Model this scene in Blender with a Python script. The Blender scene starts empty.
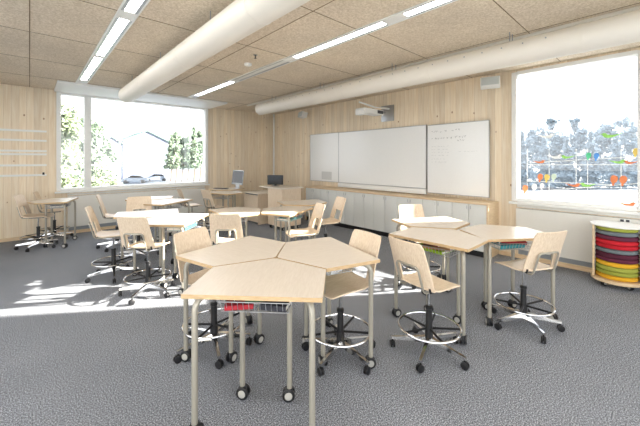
import bpy, bmesh, math, random
from mathutils import Vector, Matrix
R = math.radians
PI = math.pi
random.seed(7)
C = bpy.context.scene
COL = bpy.context.scene.collection

# ------------------------------------------------------------------ materials
def new_mat(name):
    m = bpy.data.materials.new(name); m.use_nodes = True
    nt = m.node_tree
    return m, nt, nt.nodes['Principled BSDF']

def srgb(r, g, b):
    def f(c):
        c /= 255.0
        return c/12.92 if c <= .04045 else ((c+.055)/1.055)**2.4
    return (f(r), f(g), f(b), 1)

def plain(name, col, rough=.5, metal=0.0, noise=0.0, scale=30, bump=0.0, spec=.5):
    m, nt, p = new_mat(name)
    p.inputs['Roughness'].default_value = rough
    p.inputs['Metallic'].default_value = metal
    p.inputs['Specular IOR Level'].default_value = spec
    tc = nt.nodes.new('ShaderNodeTexCoord')
    n = nt.nodes.new('ShaderNodeTexNoise'); n.inputs['Scale'].default_value = scale
    n.inputs['Detail'].default_value = 4
    nt.links.new(tc.outputs['Object'], n.inputs['Vector'])
    mx = nt.nodes.new('ShaderNodeMix'); mx.data_type = 'RGBA'
    k = max(noise, .02)
    mx.inputs[6].default_value = (col[0]*(1-k), col[1]*(1-k), col[2]*(1-k), 1)
    mx.inputs[7].default_value = (min(1, col[0]*(1+k)), min(1, col[1]*(1+k)), min(1, col[2]*(1+k)), 1)
    nt.links.new(n.outputs['Fac'], mx.inputs[0])
    nt.links.new(mx.outputs[2], p.inputs['Base Color'])
    if bump:
        b = nt.nodes.new('ShaderNodeBump'); b.inputs['Strength'].default_value = bump
        b.inputs['Distance'].default_value = .003
        nt.links.new(n.outputs['Fac'], b.inputs['Height']); nt.links.new(b.outputs[0], p.inputs['Normal'])
    return m

def wood(name, c1, c2, scale=(1, 12, 1), rough=.42, sc=6):
    m, nt, p = new_mat(name)
    p.inputs['Roughness'].default_value = rough
    tc = nt.nodes.new('ShaderNodeTexCoord'); mp = nt.nodes.new('ShaderNodeMapping')
    mp.inputs['Scale'].default_value = scale
    nt.links.new(tc.outputs['Object'], mp.inputs['Vector'])
    n = nt.nodes.new('ShaderNodeTexNoise'); n.inputs['Scale'].default_value = sc
    n.inputs['Detail'].default_value = 6; n.inputs['Distortion'].default_value = .6
    nt.links.new(mp.outputs[0], n.inputs['Vector'])
    r = nt.nodes.new('ShaderNodeValToRGB')
    r.color_ramp.elements[0].position = .35; r.color_ramp.elements[0].color = c1
    r.color_ramp.elements[1].position = .7; r.color_ramp.elements[1].color = c2
    nt.links.new(n.outputs['Fac'], r.inputs[0]); nt.links.new(r.outputs[0], p.inputs['Base Color'])
    return m

def plank_wall(name):
    m, nt, p = new_mat(name)
    L = nt.links.new
    p.inputs['Roughness'].default_value = .6
    tc = nt.nodes.new('ShaderNodeTexCoord'); sp = nt.nodes.new('ShaderNodeSeparateXYZ')
    L(tc.outputs['Object'], sp.inputs[0])
    def math_(op, a, b=None):
        n = nt.nodes.new('ShaderNodeMath'); n.operation = op
        for i, v in enumerate((a, b)):
            if v is None: continue
            if isinstance(v, (int, float)): n.inputs[i].default_value = v
            else: L(v, n.inputs[i])
        return n.outputs[0]
    h = math_('ADD', sp.outputs['X'], sp.outputs['Y'])
    u = math_('MULTIPLY', h, 1/.115)
    fl = math_('FLOOR', u); fr = math_('FRACT', u)
    wn = nt.nodes.new('ShaderNodeTexWhiteNoise'); wn.noise_dimensions = '1D'; L(fl, wn.inputs['W'])
    # long grain
    cb = nt.nodes.new('ShaderNodeCombineXYZ')
    L(math_('MULTIPLY', h, 14), cb.inputs[0]); L(math_('MULTIPLY', sp.outputs['Z'], .9), cb.inputs[1]); L(math_('MULTIPLY', wn.outputs[0], 40), cb.inputs[2])
    n = nt.nodes.new('ShaderNodeTexNoise'); n.inputs['Scale'].default_value = 2.2; n.inputs['Detail'].default_value = 5; n.inputs['Distortion'].default_value = .5
    L(cb.outputs[0], n.inputs['Vector'])
    r = nt.nodes.new('ShaderNodeValToRGB')
    r.color_ramp.elements[0].position = .3; r.color_ramp.elements[0].color = srgb(232, 211, 179)
    r.color_ramp.elements[1].position = .72; r.color_ramp.elements[1].color = srgb(246, 232, 208)
    L(n.outputs['Fac'], r.inputs[0])
    # plank tone
    tone = math_('ADD', math_('MULTIPLY', wn.outputs[0], .16), .88)
    vm = nt.nodes.new('ShaderNodeVectorMath'); vm.operation = 'SCALE'
    L(r.outputs[0], vm.inputs[0]); L(tone, vm.inputs['Scale'])
    # knots
    cb2 = nt.nodes.new('ShaderNodeCombineXYZ')
    L(math_('MULTIPLY', h, 5.0), cb2.inputs[0]); L(math_('MULTIPLY', sp.outputs['Z'], 3.3), cb2.inputs[1])
    vo = nt.nodes.new('ShaderNodeTexVoronoi'); vo.inputs['Scale'].default_value = 1.0; L(cb2.outputs[0], vo.inputs['Vector'])
    kr = nt.nodes.new('ShaderNodeValToRGB')
    kr.color_ramp.elements[0].position = .05; kr.color_ramp.elements[0].color = (.8, .8, .8, 1)
    kr.color_ramp.elements[1].position = .09; kr.color_ramp.elements[1].color = (0, 0, 0, 1)
    L(vo.outputs['Distance'], kr.inputs[0])
    mx = nt.nodes.new('ShaderNodeMix'); mx.data_type = 'RGBA'
    L(kr.outputs[0], mx.inputs[0]); L(vm.outputs[0], mx.inputs[6]); mx.inputs[7].default_value = srgb(150, 100, 60)
    # seam
    sm = math_('LESS_THAN', fr, .035)
    mx2 = nt.nodes.new('ShaderNodeMix'); mx2.data_type = 'RGBA'
    L(math_('MULTIPLY', sm, .45), mx2.inputs[0]); L(mx.outputs[2], mx2.inputs[6]); mx2.inputs[7].default_value = srgb(150, 115, 75)
    L(mx2.outputs[2], p.inputs['Base Color'])
    return m

def speckled(name, c1, c2, c3, scale, rough=.9, bump=.4):
    m, nt, p = new_mat(name)
    L = nt.links.new
    p.inputs['Roughness'].default_value = rough
    p.inputs['Specular IOR Level'].default_value = .2
    tc = nt.nodes.new('ShaderNodeTexCoord')
    n = nt.nodes.new('ShaderNodeTexNoise'); n.inputs['Scale'].default_value = scale; n.inputs['Detail'].default_value = 3
    n.inputs['Roughness'].default_value = .75
    L(tc.outputs['Object'], n.inputs['Vector'])
    r = nt.nodes.new('ShaderNodeValToRGB')
    e = r.color_ramp.elements
    e[0].position = .36; e[0].color = c1
    e[1].position = .66; e[1].color = c3
    q = e.new(.5); q.color = c2
    L(n.outputs['Fac'], r.inputs[0])
    n2 = nt.nodes.new('ShaderNodeTexNoise'); n2.inputs['Scale'].default_value = 1.3; L(tc.outputs['Object'], n2.inputs['Vector'])
    mr = nt.nodes.new('ShaderNodeMapRange'); mr.inputs[1].default_value = .3; mr.inputs[2].default_value = .7; mr.inputs[3].default_value = .93; mr.inputs[4].default_value = 1.06
    L(n2.outputs['Fac'], mr.inputs[0])
    vm = nt.nodes.new('ShaderNodeVectorMath'); vm.operation = 'SCALE'
    L(r.outputs[0], vm.inputs[0]); L(mr.outputs[0], vm.inputs['Scale']); L(vm.outputs[0], p.inputs['Base Color'])
    b = nt.nodes.new('ShaderNodeBump'); b.inputs['Strength'].default_value = bump; b.inputs['Distance'].default_value = .004
    L(n.outputs['Fac'], b.inputs['Height']); L(b.outputs[0], p.inputs['Normal'])
    return m

def emis(name, col, s):
    m, nt, p = new_mat(name)
    p.inputs['Base Color'].default_value = (.9, .9, .9, 1)
    p.inputs['Emission Color'].default_value = col
    p.inputs['Emission Strength'].default_value = s
    return m

def glass(name, tint=(1, 1, 1, 1), gl=.06):
    m = bpy.data.materials.new(name); m.use_nodes = True
    nt = m.node_tree; nt.nodes.clear()
    o = nt.nodes.new('ShaderNodeOutputMaterial'); mx = nt.nodes.new('ShaderNodeMixShader')
    t = nt.nodes.new('ShaderNodeBsdfTransparent'); t.inputs[0].default_value = tint
    g = nt.nodes.new('ShaderNodeBsdfGlossy'); g.inputs['Roughness'].default_value = .02
    mx.inputs[0].default_value = gl
    nt.links.new(t.outputs[0], mx.inputs[1]); nt.links.new(g.outputs[0], mx.inputs[2]); nt.links.new(mx.outputs[0], o.inputs[0])
    return m

M = {}
M['plank'] = plank_wall('pine_plank')
M['ceiling'] = speckled('woodwool_ceiling', srgb(202, 186, 162), srgb(219, 204, 182), srgb(236, 223, 205), 48, .95, .5)
M['carpet'] = speckled('grey_carpet', srgb(68, 70, 74), srgb(120, 123, 129), srgb(208, 211, 217), 120, .95, .45)
M['groove'] = plain('ceiling_groove', srgb(120, 98, 70), .9)
M['white'] = plain('white_paint', srgb(236, 236, 232), .45)
M['offwhite'] = plain('radiator_cover_paint', srgb(226, 224, 216), .5)
M['greytrim'] = plain('grey_trim', srgb(150, 155, 158), .5)
M['duct'] = plain('duct_cream', srgb(226, 220, 208), .45, noise=.03, scale=4)
M['board'] = plain('whiteboard_enamel', srgb(240, 241, 239), .16)
M['alu'] = plain('aluminium', srgb(180, 182, 184), .3, .8)
M['tubegrey'] = plain('grey_steel_tube', srgb(168, 163, 150), .35, .35)
M['chrome'] = plain('chrome', srgb(214, 214, 214), .12, 1.0)
M['black'] = plain('black_plastic', srgb(26, 26, 28), .4)
M['darkgrey'] = plain('dark_grey_plastic', srgb(60, 62, 66), .5)
M['hub'] = plain('caster_hub_grey', srgb(178, 176, 168), .4)
M['top'] = wood('pale_laminate_tabletop', srgb(216, 204, 188), srgb(223, 212, 197), (2, 18, 2), .26)
M['edge'] = wood('birch_edge', srgb(186, 156, 114), srgb(206, 178, 138), (3, 3, 30), .5)
M['ply'] = wood('birch_plywood', srgb(212, 190, 162), srgb(230, 212, 188), (16, 16, 1.4), .38)
M['plyseat'] = wood('birch_plywood_seat', srgb(214, 192, 164), srgb(232, 214, 190), (1.4, 16, 16), .38)
M['cabwood'] = wood('cabinet_birch', srgb(214, 186, 146), srgb(232, 208, 172), (1, 1, 10), .45)
M['cabdoor'] = plain('cabinet_door_grey', srgb(222, 223, 218), .4)
M['emit'] = emis('lamp_diffuser', (1, .98, .95, 1), 12)
M['glass'] = glass('window_glass')
M['screen'] = plain('screen_black', srgb(20, 22, 26), .12)
M['socket'] = plain('socket_white', srgb(232, 232, 228), .4)
def colr(n, r, g, b, rough=.75, noise=.08, scale=120, bump=.2):
    if n not in M: M[n] = plain(n, srgb(r, g, b), rough, 0, noise, scale, bump)
    return M[n]
M['paper'] = plain('paper_pages', srgb(236, 232, 222), .8)
def matte(n, r, g, b):
    if n not in M: M[n] = plain(n, srgb(r, g, b), .5)
    return M[n]

# ------------------------------------------------------------------ mesh builder
class MB:
    def __init__(s): s.bm = bmesh.new(); s.mi = 0
    def _fin(s, faces, smooth):
        for f in faces: f.smooth = smooth; f.material_index = s.mi
    def box(s, x0, x1, y0, y1, z0, z1, bevel=0.0, mat=None):
        before = set(s.bm.faces)
        r = bmesh.ops.create_cube(s.bm, size=1)
        vs = r['verts']
        for v in vs:
            v.co = Vector(((x0+x1)/2+v.co.x*(x1-x0), (y0+y1)/2+v.co.y*(y1-y0), (z0+z1)/2+v.co.z*(z1-z0)))
            if mat is not None: v.co = mat @ v.co
        if bevel:
            es = list({e for v in vs for e in v.link_edges})
            bmesh.ops.bevel(s.bm, geom=es, offset=bevel, segments=2, affect='EDGES', profile=.6)
        s._fin([f for f in s.bm.faces if f not in before], False)
        return s
    def prism(s, pts, z0, z1, bevel=0.0, topmi=None):
        before = set(s.bm.faces)
        a = [s.bm.verts.new((x, y, z0)) for x, y in pts]; b = [s.bm.verts.new((x, y, z1)) for x, y in pts]
        n = len(pts)
        s.bm.faces.new(list(reversed(a))); ft = s.bm.faces.new(b)
        for i in range(n): s.bm.faces.new((a[i], a[(i+1) % n], b[(i+1) % n], b[i]))
        fs = [f for f in s.bm.faces if f not in before]
        s._fin(fs, False)
        if topmi is not None: ft.material_index = topmi
        return s
    def poly(s, pts3a, off):
        """closed outline of 3D points extruded by vector off"""
        off = Vector(off)
        before = set(s.bm.faces)
        a = [s.bm.verts.new(p) for p in pts3a]; b = [s.bm.verts.new(Vector(p)+off) for p in pts3a]
        n = len(a)
        s.bm.faces.new(list(reversed(a))); s.bm.faces.new(b)
        for i in range(n): s.bm.faces.new((a[i], a[(i+1) % n], b[(i+1) % n], b[i]))
        s._fin([f for f in s.bm.faces if f not in before], False)
        return s
    def tube(s, pts, r, seg=10, closed=False, r2=None):
        pts = [Vector(p) for p in pts]; n = len(pts)
        before = set(s.bm.faces)
        rings = []; up = None
        for i, p in enumerate(pts):
            if closed: t = (pts[(i+1) % n]-pts[i-1]).normalized()
            elif i == 0: t = (pts[1]-p).normalized()
            elif i == n-1: t = (p-pts[-2]).normalized()
            else: t = ((pts[i+1]-p).normalized()+(p-pts[i-1]).normalized()).normalized()
            if up is None:
                up = Vector((0, 0, 1)) if abs(t.z) < .9 else Vector((1, 0, 0))
            u = (up-t*up.dot(t)).normalized(); w = t.cross(u); up = u
            rr = r if r2 is None else r+(r2-r)*i/(n-1)
            rings.append([s.bm.verts.new(p+u*rr*math.cos(2*PI*k/seg)+w*rr*math.sin(2*PI*k/seg)) for k in range(seg)])
        m = n if closed else n-1
        for i in range(m):
            A, B = rings[i], rings[(i+1) % n]
            for k in range(seg): s.bm.faces.new((A[k], A[(k+1) % seg], B[(k+1) % seg], B[k]))
        caps = []
        if not closed:
            caps = [s.bm.faces.new(list(reversed(rings[0]))), s.bm.faces.new(rings[-1])]
        s._fin([f for f in s.bm.faces if f not in before], True)
        for f in caps: f.smooth = False
        return s
    def lathe(s, prof, cx=0, cy=0, seg=20, mat=None, flat=False):
        """profile (r,z) revolved about z, capped"""
        before = set(s.bm.faces); rings = []
        for (r, z) in prof:
            ring = []
            for k in range(seg):
                v = Vector((cx+r*math.cos(2*PI*k/seg), cy+r*math.sin(2*PI*k/seg), z))
                if mat is not None: v = mat @ v
                ring.append(s.bm.verts.new(v))
            rings.append(ring)
        for A, B in zip(rings, rings[1:]):
            for k in range(seg): s.bm.faces.new((A[k], A[(k+1) % seg], B[(k+1) % seg], B[k]))
        c1 = s.bm.faces.new(list(reversed(rings[0]))); c2 = s.bm.faces.new(rings[-1])
        s._fin([f for f in s.bm.faces if f not in before], not flat)
        c1.smooth = c2.smooth = False
        return s
    def sheet(s, P, nu, nv, th, skip=()):
        """grid P(i,j)->(x,y,z), thickness th along normal"""
        before = set(s.bm.faces)
        g = [[s.bm.verts.new(P(i, j)) for j in range(nv)] for i in range(nu)]
        fs = []
        for i in range(nu-1):
            for j in range(nv-1):
                if (i, j) in skip: continue
                fs.append(s.bm.faces.new((g[i][j], g[i+1][j], g[i+1][j+1], g[i][j+1])))
        loose = [v for row in g for v in row if not v.link_faces]
        bmesh.ops.delete(s.bm, geom=loose, context='VERTS')
        bmesh.ops.recalc_face_normals(s.bm, faces=fs)
        bmesh.ops.solidify(s.bm, geom=fs, thickness=th)
        s._fin([f for f in s.bm.faces if f not in before], True)
        return s
    def build(s, name, mats, parent=None, recalc=True):
        if recalc: bmesh.ops.recalc_face_normals(s.bm, faces=s.bm.faces)
        me = bpy.data.meshes.new(name); s.bm.to_mesh(me); s.bm.free()
        if not isinstance(mats, (list, tuple)): mats = [mats]
        for m in mats: me.materials.append(m)
        try: me.set_sharp_from_angle(angle=R(40))
        except Exception: pass
        o = bpy.data.objects.new(name, me); COL.objects.link(o)
        if parent is not None: o.parent = parent
        return o

def empty(name, loc=(0, 0, 0), rz=0):
    o = bpy.data.objects.new(name, None); COL.objects.link(o)
    o.location = loc; o.rotation_euler = (0, 0, rz); o.empty_display_size = .1
    return o
def tag(o, label=None, cat=None, group=None, kind=None):
    if label: o['label'] = label
    if cat: o['category'] = cat
    if group: o['group'] = group
    if kind: o['kind'] = kind
    return o
def children(o): return [c for c in bpy.data.objects if c.parent == o]
def copy_tree(o, parent=None):
    kids = children(o)
    c = o.copy(); COL.objects.link(c); c.parent = parent
    for ch in kids: copy_tree(ch, c)
    return c
def struct(o): o['kind'] = 'structure'; return o

def arc_pts(c, a, b, r0, n=6):
    """rounded corner at c between directions from a and to b"""
    c, a, b = Vector(c), Vector(a), Vector(b)
    p = c+(a-c).normalized()*r0; q = c+(b-c).normalized()*r0
    return [((1-t)**2)*p+2*t*(1-t)*c+t*t*q for t in [i/n for i in range(n+1)]]

# ------------------------------------------------------------------ room
XW, YW, H = 6.09, 9.02, 3.18
X0, Y0 = -2.6, -2.6
WA, WB, WZ0, WZ1 = .45, 3.80, .97, 3.15          # window in the far wall (x range)
VA, VB = .22, 1.78                               # window in the board wall (y range)
VZ0, VZ1 = .96, 3.13
struct(MB().box(X0-.3, XW+.3, Y0-.3, YW+.3, -.2, 0).build('floor', M['carpet']))
cb = MB().box(X0-.3, XW+.3, Y0-.3, YW+.3, H, H+.25)
struct(cb.build('ceiling', M['ceiling']))
# ceiling seams
s = MB()
for y in [1.13-1.335*2, 1.13-1.335, 1.13, 2.46, 3.80, 5.13, 6.47, 7.82]:
    s.box(X0, XW, y-.004, y+.004, H-.0025, H+.01)
for x in [-2.15, 0, 2.15, 4.385]:
    s.box(x-.004, x+.004, Y0, YW, H-.0028, H+.01)
struct(s.build('trim_1', M['groove']))
w = MB()
w.box(X0-.3, WA, YW, YW+.3, 0, H).box(WB, XW+.3, YW, YW+.3, 0, H).box(WA, WB, YW, YW+.3, 0, WZ0).box(WA, WB, YW, YW+.3, WZ1, H)
struct(w.build('wall_far', M['plank']))
w = MB()
w.box(XW, XW+.15, Y0-.3, VA, 0, H).box(XW, XW+.15, VB, YW, 0, H).box(XW, XW+.15, VA, VB, 0, VZ0).box(XW, XW+.15, VA, VB, VZ1, H)
struct(w.build('wall_right', M['plank']))
# walls behind the camera, with wide bare openings added to let in more light
w = MB()
w.box(X0-.3, -2.2, Y0-.3, Y0, 0, H).box(5.6, XW, Y0-.3, Y0, 0, H).box(-2.2, 5.6, Y0-.3, Y0, 0, .4).box(-2.2, 5.6, Y0-.3, Y0, 3.1, H)
struct(w.build('wall_near', M['white']))
w = MB()
w.box(X0-.3, X0, Y0, -2.2, 0, H).box(X0-.3, X0, 6.6, YW, 0, H).box(X0-.3, X0, -2.2, 6.6, 0, .4).box(X0-.3, X0, -2.2, 6.6, 3.1, H)
struct(w.build('wall_left', M['white']))

def window(name, ax, p, a, b, z0, z1, mull, sill):
    """ax 'x': window runs along x in the wall plane y=p; ax 'y': runs along y at x=p"""
    root = struct(empty(name, (0, 0, 0)))
    def bx(mb, u0, u1, d0, d1, z0_, z1_, bev=0):
        if ax == 'x': mb.box(u0, u1, p+d0, p+d1, z0_, z1_, bev)
        else: mb.box(p+d0, p+d1, u0, u1, z0_, z1_, bev)
    f = MB(); t = .06
    bx(f, a-.02, a+t, -.035, .16, z0, z1, .004); bx(f, b-t, b+.02, -.035, .16, z0, z1, .004)
    bx(f, a+t, b-t, -.035, .16, z1-.05, z1+.01, .004); bx(f, a+t, b-t, -.02, .16, z0-.01, z0+.055, .004)
    for (m0, m1) in mull:
        bx(f, m0, m1, -.02, .14, z0+.05, z1-.05, .004)
    f.build('window_frame', M['white'], root)
    g = MB()
    edges = [a+t]+[q for m in mull for q in m]+[b-t]
    for i in range(0, len(edges), 2):
        bx(g, edges[i], edges[i+1], .075, .081, z0+.05, z1-.045)
    g.build('glass_pane', M['glass'], root)
    if sill:
        q = MB(); bx(q, a-.05, b+.05, -.085, 0, z0-.05, z0-.012, .006)
        q.build('window_sill', M['white'], root)
    return root
window('window_1', 'x', YW, WA, WB, WZ0, WZ1, [(.925, 1.055)], True)
window('window_2', 'y', XW, VA, VB, VZ0, VZ1, [], True)

# white recess panel in the ceiling in front of the far window
q = MB(); q.box(.39, 3.87, 7.87, YW-.04, H-.045, H-.003, .004)
struct(q.build('trim_2', M['white']))
# conduit in the corner, ceiling rail
q = MB(); q.tube([(XW-.03, YW-.08, 0), (XW-.03, YW-.08, H)], .028, 10)
struct(q.build('trim_3', M['white']))
q = MB(); q.box(4.46, 4.52, Y0, 7.9, H-.03, H, .003)
struct(q.build('trim_4', M['duct']))
# baseboards
struct(MB().box(X0, XW, YW-.018, YW, 0, .07).build('baseboard_far', M['cabwood']))
struct(MB().box(XW-.018, XW, Y0, 2.0, 0, .07).build('baseboard_right', M['cabwood']))

# radiator covers under the windows
def radiator(ax, p, a, b, label):
    root = empty('radiator_cover', ((a+b)/2, p-.003, 0) if ax == 'x' else (p-.003, (a+b)/2, 0))
    h = (b-a)/2
    def bx(mb, u0, u1, d0, d1, z0, z1, bev=0):
        if ax == 'x': mb.box(u0, u1, -d1, -d0, z0, z1, bev)
        else: mb.box(-d1, -d0, u0, u1, z0, z1, bev)
    m = MB(); bx(m, -h, h, .02, .075, .16, .845, .004); m.build('front_panel', M['offwhite'], root)
    m = MB(); bx(m, -h, h, 0, .02, .86, .90); m.build('ledge', M['offwhite'], root)
    m = MB(); bx(m, -h+.02, h-.02, 0, .02, .075, .845); m.build('backing', M['greytrim'], root)
    tag(root, label, 'radiator')
    return root
radiator('x', YW, .62, 3.72, 'long white radiator cover panel below the large far window')
radiator('y', XW, -1.2, 1.72, 'white radiator cover panel below the right window with bird stickers')

# grey horizontal strips on the far wall
zs = [2.26, 2.06, 1.84, 1.77, 1.54, 1.33]
nm = ['topmost', 'second from the top', 'third from the top', 'fourth from the top', 'second from the bottom', 'lowest']
for z, n in zip(zs, nm):
    m = MB(); m.box(-2.2, .27, YW-.012, YW, z-.02, z+.02, .003)
    if n == 'lowest':
        pass
    o = m.build('wall_rail', M['white'])
    tag(o, 'thin pale horizontal strip on the wooden wall left of the window, %s' % n, 'wall strip', 'pale strips on the wooden wall')
m = MB(); m.box(.20, .235, YW-.04, YW-.012, 1.335, 1.385, .004)
tag(m.build('rail_clip', M['black']), 'small black clip at the right end of the lowest pale wall strip', 'clip')

# ------------------------------------------------------------------ ducts
def duct(x, y1, label, rods):
    root = empty('air_duct', (x, 0, 2.93)); tag(root, label, 'air duct', 'round ceiling ducts')
    r = .148
    m = MB()
    rot = Matrix.Rotation(-PI/2, 4, 'X')
    m.lathe([(r*.93, Y0+.05), (r, Y0+.07), (r, y1-.04), (r*.985, y1-.015), (r*.9, y1)], seg=36, mat=rot)
    m.build('duct_tube', M['duct'], root)
    for y in [-1.1, .6, 2.3, 4.0, 5.7]:
        if y < y1:
            b = MB(); b.lathe([(r+.003, y-.012), (r+.003, y+.012)], seg=36, mat=rot); b.build('joint_band', M['duct'], root)
    for y in rods:
        for dx in (-.05, .05):
            b = MB(); b.tube([(dx, y, r*.93), (dx, y, H-2.93)], .005, 6); b.build('hanger_rod', M['greytrim'], root)
    return root
d1 = duct(1.42, 7.25, 'large round cream air duct, left of the two, ending by the far window', [-.2, 1.48, 3.17, 4.86, 6.55])
d2 = duct(4.29, 6.95, 'long round cream air duct running above the whiteboards', [-.4, 1.28, 2.95, 4.64, 6.33])
# perforation dots row on the right duct
# (small nozzles)
for k in range(26):
    b = MB(); a = R(205)
    y = .9+k*.22
    p = Vector((.148*math.cos(R(160)), y, .148*math.sin(R(160))))
    b.tube([p, p*1.0+Vector((-.006, 0, .002))], .008, 8)
    b.build('nozzle', M['greytrim'], d2)

# ------------------------------------------------------------------ ceiling lights
segs = [(-1.57, .02), (.26, 1.86), (2.13, 3.73), (3.97, 5.57), (5.72, 7.5)]
for xc, side in ((.755, 'left'), (2.91, 'right')):
    root = empty('ceiling_light_strip', (xc, 0, H))
    tag(root, 'long recessed linear ceiling light in sections, %s' % ('left one, left of the thick duct' if side == 'left' else 'right one, between the two ducts'), 'ceiling light', 'linear ceiling lights')
    m = MB()
    for sx in (-1, 1): m.box(sx*.085-.008, sx*.085+.008, -1.7, 7.84, -.016, 0, .002)
    m.build('frame', M['white'], root)
    m = MB()
    ends = [-1.7]+[v for s_ in segs for v in s_]+[7.84]
    for i in range(0, len(ends), 2): m.box(-.077, .077, ends[i], ends[i+1], -.01, -.001)
    m.build('blank_cover', M['white'], root)
    for a, b in segs:
        m = MB(); m.box(-.046, .046, a, b, -.008, -.002); m.build('diffuser', M['emit'] if not (side == 'right' and a == 3.97) else M['socket'], root)
        m = MB(); m.box(-.077, -.046, a, b, -.012, -.001); m.box(.046, .077, a, b, -.012, -.001); m.build('reflector', M['alu'], root)

m = MB(); m.lathe([(.055, -.03), (.06, -.02), (.06, 0)], seg=24)
o = m.build('smoke_detector', M['white']); o.location = (2.56, 4.5, H); tag(o, 'small round white smoke detector on the ceiling beside the thick duct', 'smoke detector')
r_ = empty('sprinkler', (2.43, 4.06, H+.001)); tag(r_, 'tiny dark sprinkler head on the ceiling near the smoke detector', 'sprinkler')
m = MB(); m.lathe([(.03, -.006), (.03, 0)], seg=16); m.build('rosette', M['alu'], r_)
m = MB(); m.lathe([(.02, -.05), (.006, -.045), (.006, -.006)], seg=10); m.build('spray_head', M['darkgrey'], r_)

# ------------------------------------------------------------------ casters
def caster_parts(parent, loc, rz, r=.04, kind='table'):
    """housing with two wheels as sub-parts"""
    x, y, z = loc
    h = MB()
    h.tube([(0, 0, r*.6), (0, 0, r*2.35)], r*.22, 8)
    h.box(-r*.75, r*.45, -r*.16, r*.16, r*.9, r*2.0, r*.12)
    c = h.build('caster', M['black'] if kind != 'table' else M['darkgrey'], parent)
    c.location = (x, y, z); c.rotation_euler = (0, 0, rz)
    for sy in (-1, 1):
        w = MB(); ry = Matrix.Translation((-r*.15, sy*r*.42, r)) @ Matrix.Rotation(-sy*PI/2, 4, 'X')
        w.mi = 0; w.lathe([(r*.8, -r*.22), (r, -r*.16), (r, r*.16), (r*.82, r*.24)], seg=18, mat=ry)
        if kind == 'table':
            w.mi = 1; w.lathe([(r*.62, r*.2), (r*.6, r*.29), (r*.2, r*.31)], seg=16, mat=ry)
        w.build('wheel', [M['black'], M['hub']] , c)
    return c

# ------------------------------------------------------------------ chair (faces +x)
def make_chair():
    root = empty('school_chair')
    # seat
    n = 9
    def S(i, j):
        u = -1+2*i/(n-1); v = -1+2*j/(n-1)
        x = .205*u; y = .2*v
        # round plan corners
        if abs(u) > .7 and abs(v) > .7:
            y *= 1-.5*(abs(u)-.7)*(abs(v)-.7)/.3
            x *= 1-.25*(abs(v)-.7)*(abs(u)-.7)/.3
        z = .602+.012*v*v-.012*(1-u*u)*(1-v*v)
        if u > .5: z -= .10*(u-.5)**2
        if u < -.6: z += .03*((-u-.6)/.4)
        return (x, y, z)
    m = MB(); m.sheet(S, n, n, .011); seat = m.build('seat', M['plyseat'], root)
    # backrest with hand opening
    ys = [-1, -.95, -.82, -.56, -.50, -.25, 0, .25, .50, .56,   .82, .95, 1]
    zt = [0, .06, .14, .3, .44, .5, .62, .8, .92, .98, 1]
    def B(i, j):
        v = ys[i]; t = zt[j]
        half = .205-.02*t
        y = v*half
        z = .617+.385*t
        if t > .97 and abs(v) > .9: z -= .012 if abs(v) > .97 else .003
        if t > .97 and abs(v) > .97: y *= .975
        x = -.196-.105*t-.02*t*t+.032*v*v
        if abs(v) < .55 and t >= .44 and t <= .5: pass
        return (x, y, z)
    skip = {(i, j) for i in range(4, 8) for j in range(0, 4)} | {(3, j) for j in range(1, 3)} | {(8, j) for j in range(1, 3)}
    skip = {(i, j) for i in range(4, 8) for j in range(0, 4)}
    m = MB(); m.sheet(B, len(ys), len(zt), .011, skip); m.build('backrest', M['ply'], root)
    # tube frame
    fr = MB()
    top = .797
    def bk(z, off=.016): t = (z-.617)/.385; return -.196-.105*t-.02*t*t-off
    for sy in (1,):
        a = (.10, .115, .578); b = (-.205, .125, .585); c = (bk(top), .118, top); d = (bk(top), -.118, top); e = (-.205, -.125, .585); f = (.10, -.115, .578)
        pts = [a]+arc_pts(b, a, c, .04)+arc_pts(c, b, d, .035)+arc_pts(d, c, e, .035)+arc_pts(e, d, f, .04)+[f]
        fr.tube(pts, .009, 8)
    fr.build('tube_frame', M['tubegrey'], root)
    for sy in (-1, 1):
        k = MB(); k.tube([(-.175, sy*.17, .600), (-.19, sy*.17, .640)], .011, 8); k.build('joint_cap', M['black'], root)
    # mechanism + column
    k = MB(); k.box(-.10, .11, -.10, .10, .565, .582, .004); k.build('seat_plate', M['darkgrey'], root)
    k = MB(); k.tube([(0, 0, .36), (0, 0, .57)], .013, 12); k.build('gas_lift', M['chrome'], root)
    k = MB(); k.lathe([(.034, .10), (.034, .20), (.027, .23), (.026, .37), (.031, .375), (.031, .395), (.02, .40)], seg=16); k.build('column_sleeve', M['black'], root)
    # foot ring with spokes
    ring = MB(); ring.tube([(.255*math.cos(2*PI*i/36), .255*math.sin(2*PI*i/36), .22) for i in range(36)], .0095, 8, closed=True)
    ring.build('foot_ring', M['chrome'], root)
    for i in range(5):
        a = 2*PI*i/5+.63
        k = MB(); k.tube([(.03*math.cos(a), .03*math.sin(a), .205), (.248*math.cos(a), .248*math.sin(a), .22)], .010, 6)
        k.build('ring_spoke', M['black'], root)
    # star base
    for i in range(5):
        a = 2*PI*i/5
        rot = Matrix.Rotation(a, 4, 'Z')
        k = MB()
        prof = [(.02, .085, .135, .024), (.16, .085, .118, .019), (.315, .078, .096, .015)]
        vs = []
        for (x, z0, z1, w) in prof:
            vs.append([k.bm.verts.new(rot @ Vector(p)) for p in ((x, -w, z0), (x, w, z0), (x, w*.7, z1), (x, -w*.7, z1))])
        for A, B_ in zip(vs, vs[1:]):
            for q in range(4): k.bm.faces.new((A[q], A[(q+1) % 4], B_[(q+1) % 4], B_[q]))
        k.bm.faces.new(vs[0]); k.bm.faces.new(list(reversed(vs[-1])))
        k.build('base_leg', M['chrome'], root)
        caster_parts(root, (.305*math.cos(a), .305*math.sin(a), 0), a+1.1+.7*i, .03, 'chair')
    return root

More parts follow.
